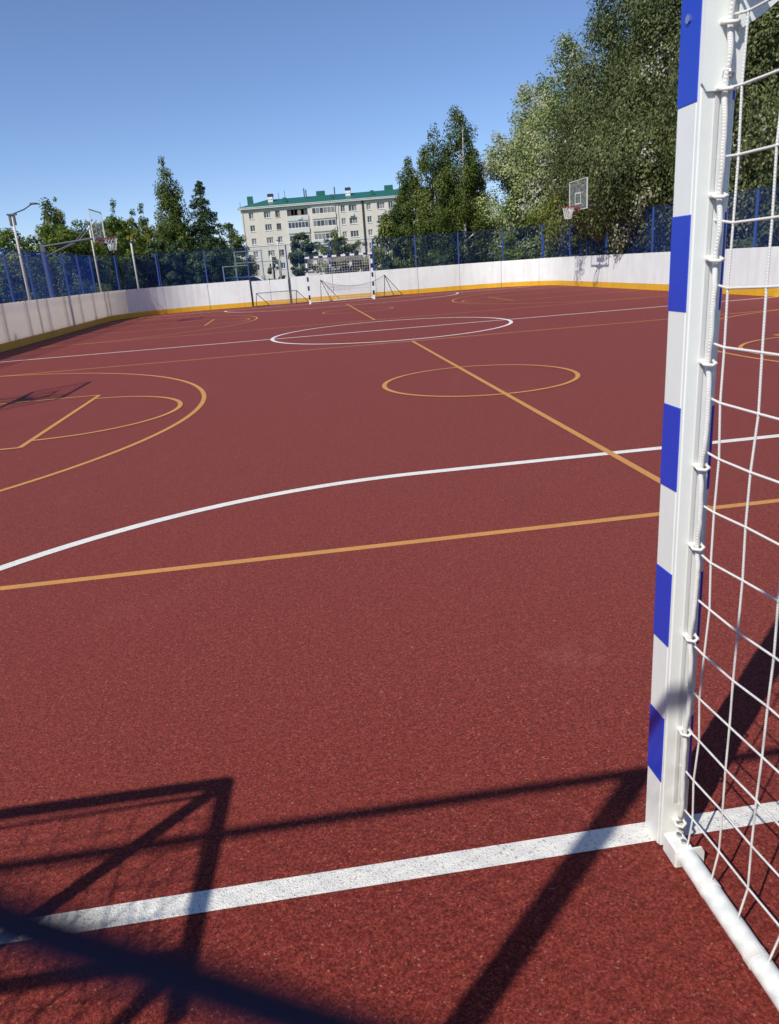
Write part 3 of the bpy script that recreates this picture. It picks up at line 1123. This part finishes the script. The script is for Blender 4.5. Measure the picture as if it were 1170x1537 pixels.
PROF = {
    'broad': lambda t: (max(0, math.sin(math.pi * min(1, t * .93 + .07)))) ** .6,
    'egg': lambda t: max(0, math.sin(math.pi * (t * .88 + .12)) ** .75 * (1.12 - .55 * t)),
    'cone': lambda t: max(.03, (1 - t) ** .8 * min(1, .35 + t * 4)),
    'birch': lambda t: max(.05, (1 - t) ** .52 * min(1, .62 + t * 1.8)),
    'column': lambda t: max(.05, (1 - t) ** .4 * min(1, .6 + t * 2)),
}


def tree(name, label, cat, x, y, H, Rr, style, leaf, n, seed, base=.15, size=.13, bark='bark', clump=.19, droop=1.0, lean=(0, 0), group=None, squash=None, bright=0.0, trunk_r=None, cs=0.0, hollow=False):
    rng = np.random.default_rng(seed)
    t = thing(name, label, cat, (x, y, -.12), 0, group)
    z0 = H * base
    ch = H - z0
    pf = PROF[style]
    nc = max(24, int(n / 150))
    # clump centres, mostly towards the outside of the crown
    C, rad = [], []
    pm = max(pf(i / 40) for i in range(41))
    while len(C) < nc:
        u = rng.random()
        if rng.random() > (pf(u) / pm) ** 1.1 + .10:
            continue
        a = rng.random() * 2 * math.pi
        lump = 1 + .16 * math.sin(3 * a + seed + 5 * u) + .10 * math.sin(7 * a + 11 * u + seed * 2)
        rr = Rr * pf(u) * lump * (rng.random() ** .38)
        qx, qy, qz = rr * math.cos(a) * 1.5, rr * math.sin(a) * 1.5, (z0 + ch * u) * 1.35
        if hollow and rr > .45 * Rr * pf(u) and (math.sin(qx + .7 * qz + seed) + math.sin(qy * 1.1 - .5 * qz + 2.3 * seed) + math.sin(qz * 1.2 + .6 * qx - .4 * qy + seed * 1.7)) < -.75:
            continue
        C.append((rr * math.cos(a) + lean[0] * u, rr * math.sin(a) + lean[1] * u, z0 + ch * u * (1 - .03 * rng.random())))
        rad.append(Rr * clump * (.65 + .9 * rng.random()) * (.62 + .38 * pf(u) / pm))
    C, rad = np.array(C), np.array(rad)
    C[:, 1] += cs
    wgt = rad ** 2
    cnt = rng.multinomial(n, wgt / wgt.sum())
    idx = np.repeat(np.arange(nc), cnt)
    off = rng.normal(size=(n, 3))
    off *= (rng.random(n) ** .42 * 1.12 / np.linalg.norm(off, axis=1))[:, None]
    off[:, 2] *= .8 * droop
    if droop > 1:
        off[:, 2] -= .5 * (droop - 1)
    P = C[idx] + off * rad[idx][:, None]
    P[:, 2] = np.maximum(P[:, 2], .25)
    # leaves face outwards from their clump and from the crown
    b1 = off / (np.linalg.norm(off, axis=1)[:, None] + 1e-6)
    b2 = P - np.array([lean[0] * .5, lean[1] * .5 + cs, z0 + ch * .42])
    b2[:, 2] *= .6
    b2 /= np.linalg.norm(b2, axis=1)[:, None] + 1e-6
    bias = b1 * .75 + b2 * .75
    cl_t = rng.normal(size=nc) * .19
    tint = .42 + bright + cl_t[idx] + rng.normal(size=n) * .10
    sz = size * (.6 + .8 * rng.random(n))
    la = np.tile([0, 0, -1.0], (n, 1)) if droop > 1 else None
    o = link('crown', leaf_mesh('crown', P, sz, tint, M[leaf], rng, .5, .6, la, bias), t)
    # trunk and limbs
    tr = trunk_r or max(.05, H * .016)
    mb = MB()
    pts, rs = [], []
    for i in range(9):
        u = i / 8
        pts.append((lean[0] * u * .9 + .10 * math.sin(u * 5 + seed) * Rr * .3 * u, lean[1] * u * .9 + .10 * math.cos(u * 4 + seed) * Rr * .3 * u, H * .84 * u))
        rs.append(tr * (1 - u) ** .8 + .012)
    mb.tube(pts, rs, 8)
    mb.build('trunk', M[bark], t, True)
    lb = MB()
    for k in rng.choice(nc, min(nc, 34), replace=False):
        c = C[k]
        za = max(H * base * .8, min(H * .9, c[2] - (.35 + .3 * rng.random()) * math.hypot(c[0], c[1]) * (1 if style != 'cone' else -.3)))
        u = min(.99, za / (H * .84))
        i = min(7, int(u * 8))
        q = Vector(pts[i]).lerp(Vector(pts[i + 1]), u * 8 - i)
        r0 = max(.012, rs[i] * .42)
        mid = q.lerp(Vector(c), .55) + Vector((0, 0, .06 * Rr))
        lb.tube([q, mid, c], [r0, r0 * .6, .008], 5, False)
    lb.build('limbs', M[bark], t, True)['kind'] = 'stuff'
    return t


def spruce(label, x, y, H, Rr, n, seed, group=None):
    rng = np.random.default_rng(seed)
    t = thing('spruce_tree', label, 'tree', (x, y, -.12), 0, group)
    MB().tube([(0, 0, 0), (0, 0, H * .5), (0, 0, H * .97)], [H * .018, H * .011, .015], 8).build('trunk', M['bark'], t, True)
    P, T, LA = [], [], []
    nb = int(n / 70)
    lb = MB()
    for k in range(nb):
        u = 1 - rng.random() ** .6
        u = .04 + .95 * u
        a = rng.random() * 2 * math.pi
        L = Rr * (1 - u) ** .78 * (.72 + .42 * rng.random()) + .12
        m_ = 70
        s = rng.random(m_) ** .7
        wdt = .17 * L * (1.1 - s) + .05
        lat = rng.normal(size=m_) * wdt
        d = np.array([math.cos(a), math.sin(a)])
        e = np.array([-d[1], d[0]])
        z = H * u - L * (.40 * s + .10 * s ** 2 - .22 * s ** 4) - abs(rng.normal(size=m_)) * .11 - .25 * abs(lat)
        q = d[None] * (s * L)[:, None] + e[None] * lat[:, None]
        P.append(np.column_stack([q, z]))
        LA.append(np.column_stack([np.tile(d * .6, (m_, 1)) + e[None] * np.sign(lat)[:, None] * .5, np.full(m_, -.6)]))
        T.append(.35 + .5 * s * rng.random() + rng.normal(size=m_) * .12)
        if k % 4 == 0:
            lb.tube([(0, 0, H * u), (d[0] * L * .9, d[1] * L * .9, H * u - L * .42)], [.02, .006], 4, False)
    P, T, LA = np.vstack(P), np.concatenate(T), np.vstack(LA)
    P[:, 2] = np.maximum(P[:, 2], .2)
    link('crown', leaf_mesh('crown', P, .16 * (.6 + .8 * rng.random(len(P))), T, M['leaf_spruce'], rng, .3, .38, LA), t)
    lb.build('limbs', M['bark'], t)
    return t


GR = 'poplars behind the right fence'
tree('poplar_tree', 'silvery poplar with pale leaves next to the white trunked birch', 'tree', 14.0, 46.2, 11.0, 2.9, 'egg', 'leaf_silver', 64000, 21, .06, .13, group=GR, bright=.14, hollow=True)
tree('poplar_tree', 'silver green poplar rising behind the yellow green small tree', 'tree', 14.6, 40.8, 12.3, 3.2, 'egg', 'leaf_silver', 80000, 22, .06, .125, group=GR, bright=.07, hollow=True)
tree('poplar_tree', 'tall dark green poplar right behind the basketball backboard', 'tree', 15.0, 35.2, 14.0, 3.4, 'egg', 'leaf_dark', 100000, 23, .05, .115, droop=1.3, group=GR, hollow=True)
tree('poplar_tree', 'tall dark poplar beside the striped goal post with deep shaded gaps', 'tree', 14.9, 30.0, 13.6, 3.1, 'egg', 'leaf_dark', 100000, 24, .05, .11, droop=1.3, group=GR, hollow=True)
tree('poplar_tree', 'dark poplar seen through the near goal net', 'tree', 14.9, 24.3, 12.5, 3.2, 'egg', 'leaf_dark', 90000, 25, .06, .105, droop=1.2, group=GR, bright=.05, hollow=True)
tree('poplar_tree', 'broad poplar filling the gap behind the other dark poplars', 'tree', 19.5, 31.0, 14.5, 4.2, 'egg', 'leaf_dark', 50000, 26, .06, .16, group=GR, hollow=True)
tree('poplar_tree', 'broad poplar behind the silver green poplars', 'tree', 19.5, 42.0, 13.0, 4.0, 'egg', 'leaf_dark', 40000, 27, .06, .17, group=GR, hollow=True)
tree('willow_tree', 'low leafy tree hanging over the fence in front of dark poplars', 'tree', 12.9, 30.2, 6.4, 2.0, 'broad', 'leaf_dark', 30000, 28, .23, .11, droop=1.6, bright=.04, lean=(-.9, 0))
tree('willow_tree', 'low leafy tree hanging over the fence beside the bare blue fence bay', 'tree', 12.9, 26.9, 6.2, 2.0, 'broad', 'leaf_dark', 30000, 31, .23, .11, droop=1.6, bright=.04, lean=(-.9, 0))
tree('small_tree', 'yellow green small tree leaning over the fence beside the backboard', 'tree', 12.9, 35.0, 4.9, 1.7, 'broad', 'leaf_yellow', 15000, 29, .26, .11, droop=1.2)
tree('small_tree', 'low green tree at the foot of the silvery poplar', 'tree', 12.4, 41.0, 4.8, 1.9, 'broad', 'leaf_birch', 12000, 30, .06, .14, bright=.06)

GB = 'birches behind the far fence'
tree('birch_tree', 'tallest birch with white trunk rising behind the far fence', 'tree', 10.1, 46.0, 10.35, 2.15, 'birch', 'leaf_birch', 40000, 41, .12, .115, 'birch_bark', .17, 1.8, group=GB, trunk_r=.15, cs=1.0)
tree('birch_tree', 'second tall birch just beside the tallest birch', 'tree', 8.5, 47.0, 9.3, 2.05, 'birch', 'leaf_birch', 34000, 42, .08, .115, 'birch_bark', .17, 1.7, group=GB)
tree('birch_tree', 'slender birch covering the end of the apartment block', 'tree', 7.1, 48.0, 7.7, 1.8, 'birch', 'leaf_birch', 26000, 43, .05, .115, 'birch_bark', .18, 1.6, group=GB)
tree('birch_tree', 'short bushy birch in front of the end of the apartment block', 'tree', 5.7, 47.5, 4.9, 1.6, 'egg', 'leaf_birch', 12000, 44, .05, .13, 'birch_bark', .2, 1.4, group=GB, bright=.04)
tree('birch_tree', 'birch filling the space between tallest birch and silvery poplar', 'tree', 11.6, 49.5, 8.3, 1.7, 'birch', 'leaf_birch', 14000, 45, .05, .14, 'birch_bark', .18, 1.5, group=GB, bright=.06)

# in front of the apartment block
tree('round_tree', 'dark rounded tree in front of the apartment block balconies', 'tree', .13, 48.0, 4.0, .98, 'broad', 'leaf_spruce', 11000, 51, .03, .11, bright=.2)
tree('small_tree', 'pale green spreading tree in front of the apartment block centre', 'tree', 2.5, 52.5, 4.0, 1.45, 'broad', 'leaf_birch', 9000, 52, .1, .13, bright=.1)
tree('small_tree', 'rounded green tree below the apartment block drain joint', 'tree', 4.25, 53.0, 3.3, 1.25, 'broad', 'leaf_birch', 8000, 53, .05, .13, bright=.02)
tree('small_tree', 'thin young tree before the lowest apartment block windows', 'tree', -1.75, 50.0, 3.1, .75, 'egg', 'leaf_birch', 2200, 54, .2, .12, bright=.05)
tree('shrub', 'dark low shrub behind the far fence beside the birches', 'shrub', 4.7, 42.5, 1.75, .8, 'broad', 'leaf_spruce', 5000, 55, .02, .09, bright=.1)
tree('shrub', 'dark low shrub under the tallest birch', 'shrub', 7.7, 43.0, 1.9, .95, 'broad', 'leaf_spruce', 5500, 56, .02, .09, bright=.1)
p_ = at_y((343, 340), 100)
tree('round_tree', 'green tree at the free corner of the apartment block', 'tree', p_[0], 100.0, p_[2] + .4, 2.6, 'broad', 'leaf_birch', 14000, 57, .05, .2)
tree('round_tree', 'dark green tree behind the spruce towards the apartment block', 'tree', at_y((318, 362), 84)[0], 84.0, at_y((318, 362), 84)[2] + .4, 2.6, 'broad', 'leaf_birch', 12000, 58, .05, .18)

GF = 'far trees on the horizon'
for i, (px, yy, lab) in enumerate([((352, 388), 120, 'far low tree before the drain pipe corner of the apartment block'), ((225, 372), 95, 'far tree glimpsed behind the birch trunk'), ((150, 375), 90, 'far tree glimpsed behind the hedge below the backboard'), ((70, 378), 85, 'far tree glimpsed behind the hedge beside the lamp post')]):
    p_ = at_y(px, yy)
    tree('far_tree', lab, 'tree', p_[0], yy, p_[2] + .6, 3.2, 'broad', 'leaf_birch', 9000, 140 + i, .02, .2, group=GF)

# left hand side
p_ = at_y((240, 245), 60)
tree('birch_tree', 'tall narrow topped birch beside the spruce behind the hedge', 'tree', p_[0] + .25, 60, p_[2] + .6, 2.4, 'cone', 'leaf_birch', 24000, 61, .05, .15, 'birch_bark', .2, 1.6)
p_ = at_y((293, 267), 60)
spruce('tall dark spruce with pointed top beside the narrow topped birch', p_[0] + .2, 60, p_[2] + .15, 3.0, 34000, 62)
GL = 'hedge trees behind the left fence'
spec = [((10, 352), 36, 1.7, 'leaf_green', 'low hedge tree on the open side beyond the pale lamp post'),
        ((60, 338), 40, 1.7, 'leaf_green', 'full green hedge tree between pale lamp post and basketball arm'),
        ((100, 336), 42, 1.7, 'leaf_green', 'yellowish hedge tree behind the basketball arm'),
        ((128, 330), 46, 1.6, 'leaf_green', 'hedge tree whose crown shows behind the clear backboard'),
        ((165, 325), 49, 1.6, 'leaf_green', 'green hedge tree right behind the backboard net'),
        ((205, 335), 52, 1.7, 'leaf_yellow', 'light green hedge tree beside the narrow topped birch')]
for i, (px, yy, rr, lf, lab) in enumerate(spec):
    p_ = at_y(px, yy)
    tree('hedge_tree', lab, 'tree', p_[0], yy, p_[2] + .25, rr, 'broad', lf, 17000, 70 + i, .04, .13, clump=.2, group=GL, bright=.03)
for i, (px, yy, rr, lab) in enumerate([((66, 297), 58, 1.35, 'pointed birch top above the full green hedge tree'), ((84, 309), 60, 1.1, 'smaller pointed birch next to the pointed birch top'),
                                       ((173, 312), 66, 1.3, 'dark pointed tree above the backboard net'), ((193, 311), 68, 1.1, 'slim grey green pointed tree behind the hedge'), ((214, 318), 66, 1.2, 'grey green birch touching the narrow topped birch')]):
    p_ = at_y(px, yy)
    tree('birch_tree', lab, 'tree', p_[0], yy, p_[2] + .9, rr * 1.25, 'cone', 'leaf_birch', 11000, 80 + i, .05, .15, 'birch_bark', .22, 1.5, group='pointed trees behind the hedge', bright=.02)
for i, (px, yy, lab) in enumerate([((232, 360), 50, 'dark bushy tree below the narrow topped birch'), ((268, 362), 52, 'dark bushy tree between birch and spruce'), ((305, 366), 52, 'dark bushy tree below the spruce')]):
    p_ = at_y(px, yy)
    tree('dark_tree', lab, 'tree', p_[0], yy, p_[2] + .3, 1.35, 'broad', 'leaf_spruce', 8000, 90 + i, .03, .13, clump=.2, group='dark trees below the spruce', bright=.15)
for i in range(9):
    yy = 17.5 + 3.1 * i
    tree('shrub', 'dense green shrub in the row behind the blue fence on weathered boards', 'shrub', -11.4 - .25 * (i % 3), yy, 2.5 + .25 * ((i * 7) % 3), 1.55, 'broad', 'leaf_birch' if i % 2 else 'leaf_green', 7500, 100 + i, .02, .11, clump=.22, group='shrub row behind the left fence')
for i in range(4):
    tree('shrub', 'dark shrub under the poplars behind the right fence', 'shrub', 13.8 + .3 * (i % 2), 20.5 + 4.6 * i, 2.3, 1.7, 'broad', 'leaf_dark', 7000, 120 + i, .02, .12, clump=.22, group='shrubs below the poplars')


# ================================================================== SMALL THINGS OUTSIDE THE FENCE
def car(label, x, y, rz, col):
    t = thing('parked_car', label, 'car', (x, y, -.12), rz)
    side = [(-2.05, .28), (-2.1, .62), (-1.95, .84), (-1.35, .92), (-.75, 1.42), (.75, 1.46), (1.55, .98), (2.0, .9), (2.1, .55), (2.05, .28)]
    mb = MB()
    n = len(side)
    v = []
    for yy, k in ((-.85, 1), (-.80, 0), (.80, 0), (.85, 1)):
        pass
    for (yy, s) in ((-.86, 1.0), (.86, 1.0)):
        for (a, b) in side:
            yk = yy * (1 if b < 1.0 else .82)
            v.append((a, yk, b))
    f = [tuple(range(n)), tuple(range(2 * n - 1, n - 1, -1))]
    for i in range(n):
        j = (i + 1) % n
        f.append((i, i + n, j + n, j))
    mb.add(v, f)
    mb.build('body', col, t)
    for s in (-1, 1):
        gpoly = [(-1.12, .98), (-.70, 1.36), (.70, 1.40), (1.30, 1.02)]
        g_ = MB().add([(a, s * (.874 if b < 1.1 else .725), b) for a, b in gpoly] + [(a, s * (.80 if b < 1.1 else .69), b) for a, b in gpoly], [(0, 1, 2, 3), (7, 6, 5, 4), (0, 4, 5, 1), (1, 5, 6, 2), (2, 6, 7, 3), (3, 7, 4, 0)])
        g_.build('side_window', M['glass'], t)
        for xx in (-1.3, 1.3):
            wl = MB().tube([(xx, s * .70, .31), (xx, s * .875, .31)], .31, 16).build('wheel', M['black'], t)
            MB().tube([(xx, s * .86, .31), (xx, s * .885, .31)], .19, 12).build('rim', M['fascia'], wl)
        MB().box((-2.12, s * .62 - .12, .62), (-2.02, s * .62 + .12, .76)).build('headlight', M['pvc'], t)
    MB().add([(-1.30, -.66, .95), (-1.30, .66, .95), (-.80, .60, 1.40), (-.80, -.60, 1.40), (-1.33, -.66, .97), (-1.33, .66, .97), (-.83, .60, 1.42), (-.83, -.60, 1.42)], [(0, 1, 2, 3), (7, 6, 5, 4), (0, 4, 5, 1), (1, 5, 6, 2), (2, 6, 7, 3), (3, 7, 4, 0)]).build('windscreen', M['glass'], t)
    return t


wp = mat('white_car_paint', (.78, .78, .78), .25, .5)
p_ = at_y((367, 408), 62)
car('white parked car beyond the far fence near the apartment block', p_[0], 62, .25, wp)
p_ = at_x((822, 382), 16.5)
car('white parked car half hidden below the silver green poplars', 16.6, p_[1], 1.4, wp)


M['gym_paint'] = painted_metal('pale_blue_grey_paint', (.22, .28, .36), .5)


def gym_frame(label, x, y, wd, h, bars, rz=0.0):
    t = thing('pull_up_frame', label, 'exercise frame', (x, y, -.12), rz, 'exercise frames beyond the far fence')
    for s in (-1, 1):
        MB().tube([(s * wd / 2, 0, 0), (s * wd / 2, 0, h)], .035, 8).build('post', M['gym_paint'], t)
    for z in bars:
        MB().tube([(-wd / 2, 0, z), (wd / 2, 0, z)], .024, 8).build('bar', M['blue_fence'] if z < h * .8 else M['gym_paint'], t)
    return t


for px, wd, h, bars, lab in (((352, 400), 1.5, 2.2, (2.15, 1.5), 'small grey pull up frame with two bars near the parked white car'), ((385, 396), 2.6, 2.35, (2.3, 1.2), 'wide pull up frame in front of the parked white car'), ((372, 392), 1.6, 3.0, (2.95,), 'tall narrow pull up frame behind the others')):
    p_ = at_y(px, 45.5)
    gym_frame(lab, p_[0], 45.5 + h * .5, wd, h, bars)
for i, (px, yy, hh) in enumerate((((409, 400), 47, 2.6), ((421, 400), 49, 3.4))):
    p_ = at_y(px, yy)
    pole(['thin pale pole near the thin young tree', 'taller pale pole beside the dark rounded tree'][i], p_[0], yy, hh, .06, .05, False)


# low white fence of a yard behind the spruces
t = thing('picket_fence', 'low white picket fence glimpsed behind the dark trees', 'fence', (-8.6, 66, -.12), 0.0)
pk = MB().box((-.06, -.015, 0), (.06, .015, 1.35)).mesh('picket', M['pvc'])
for k in range(26):
    o = link('picket', pk, t)
    o.location = (k * .24, 0, .1)
for z in (.4, 1.1):
    MB().box((-.1, .0155, z), (6.1, .05, z + .08)).build('rail', M['pvc'], t)
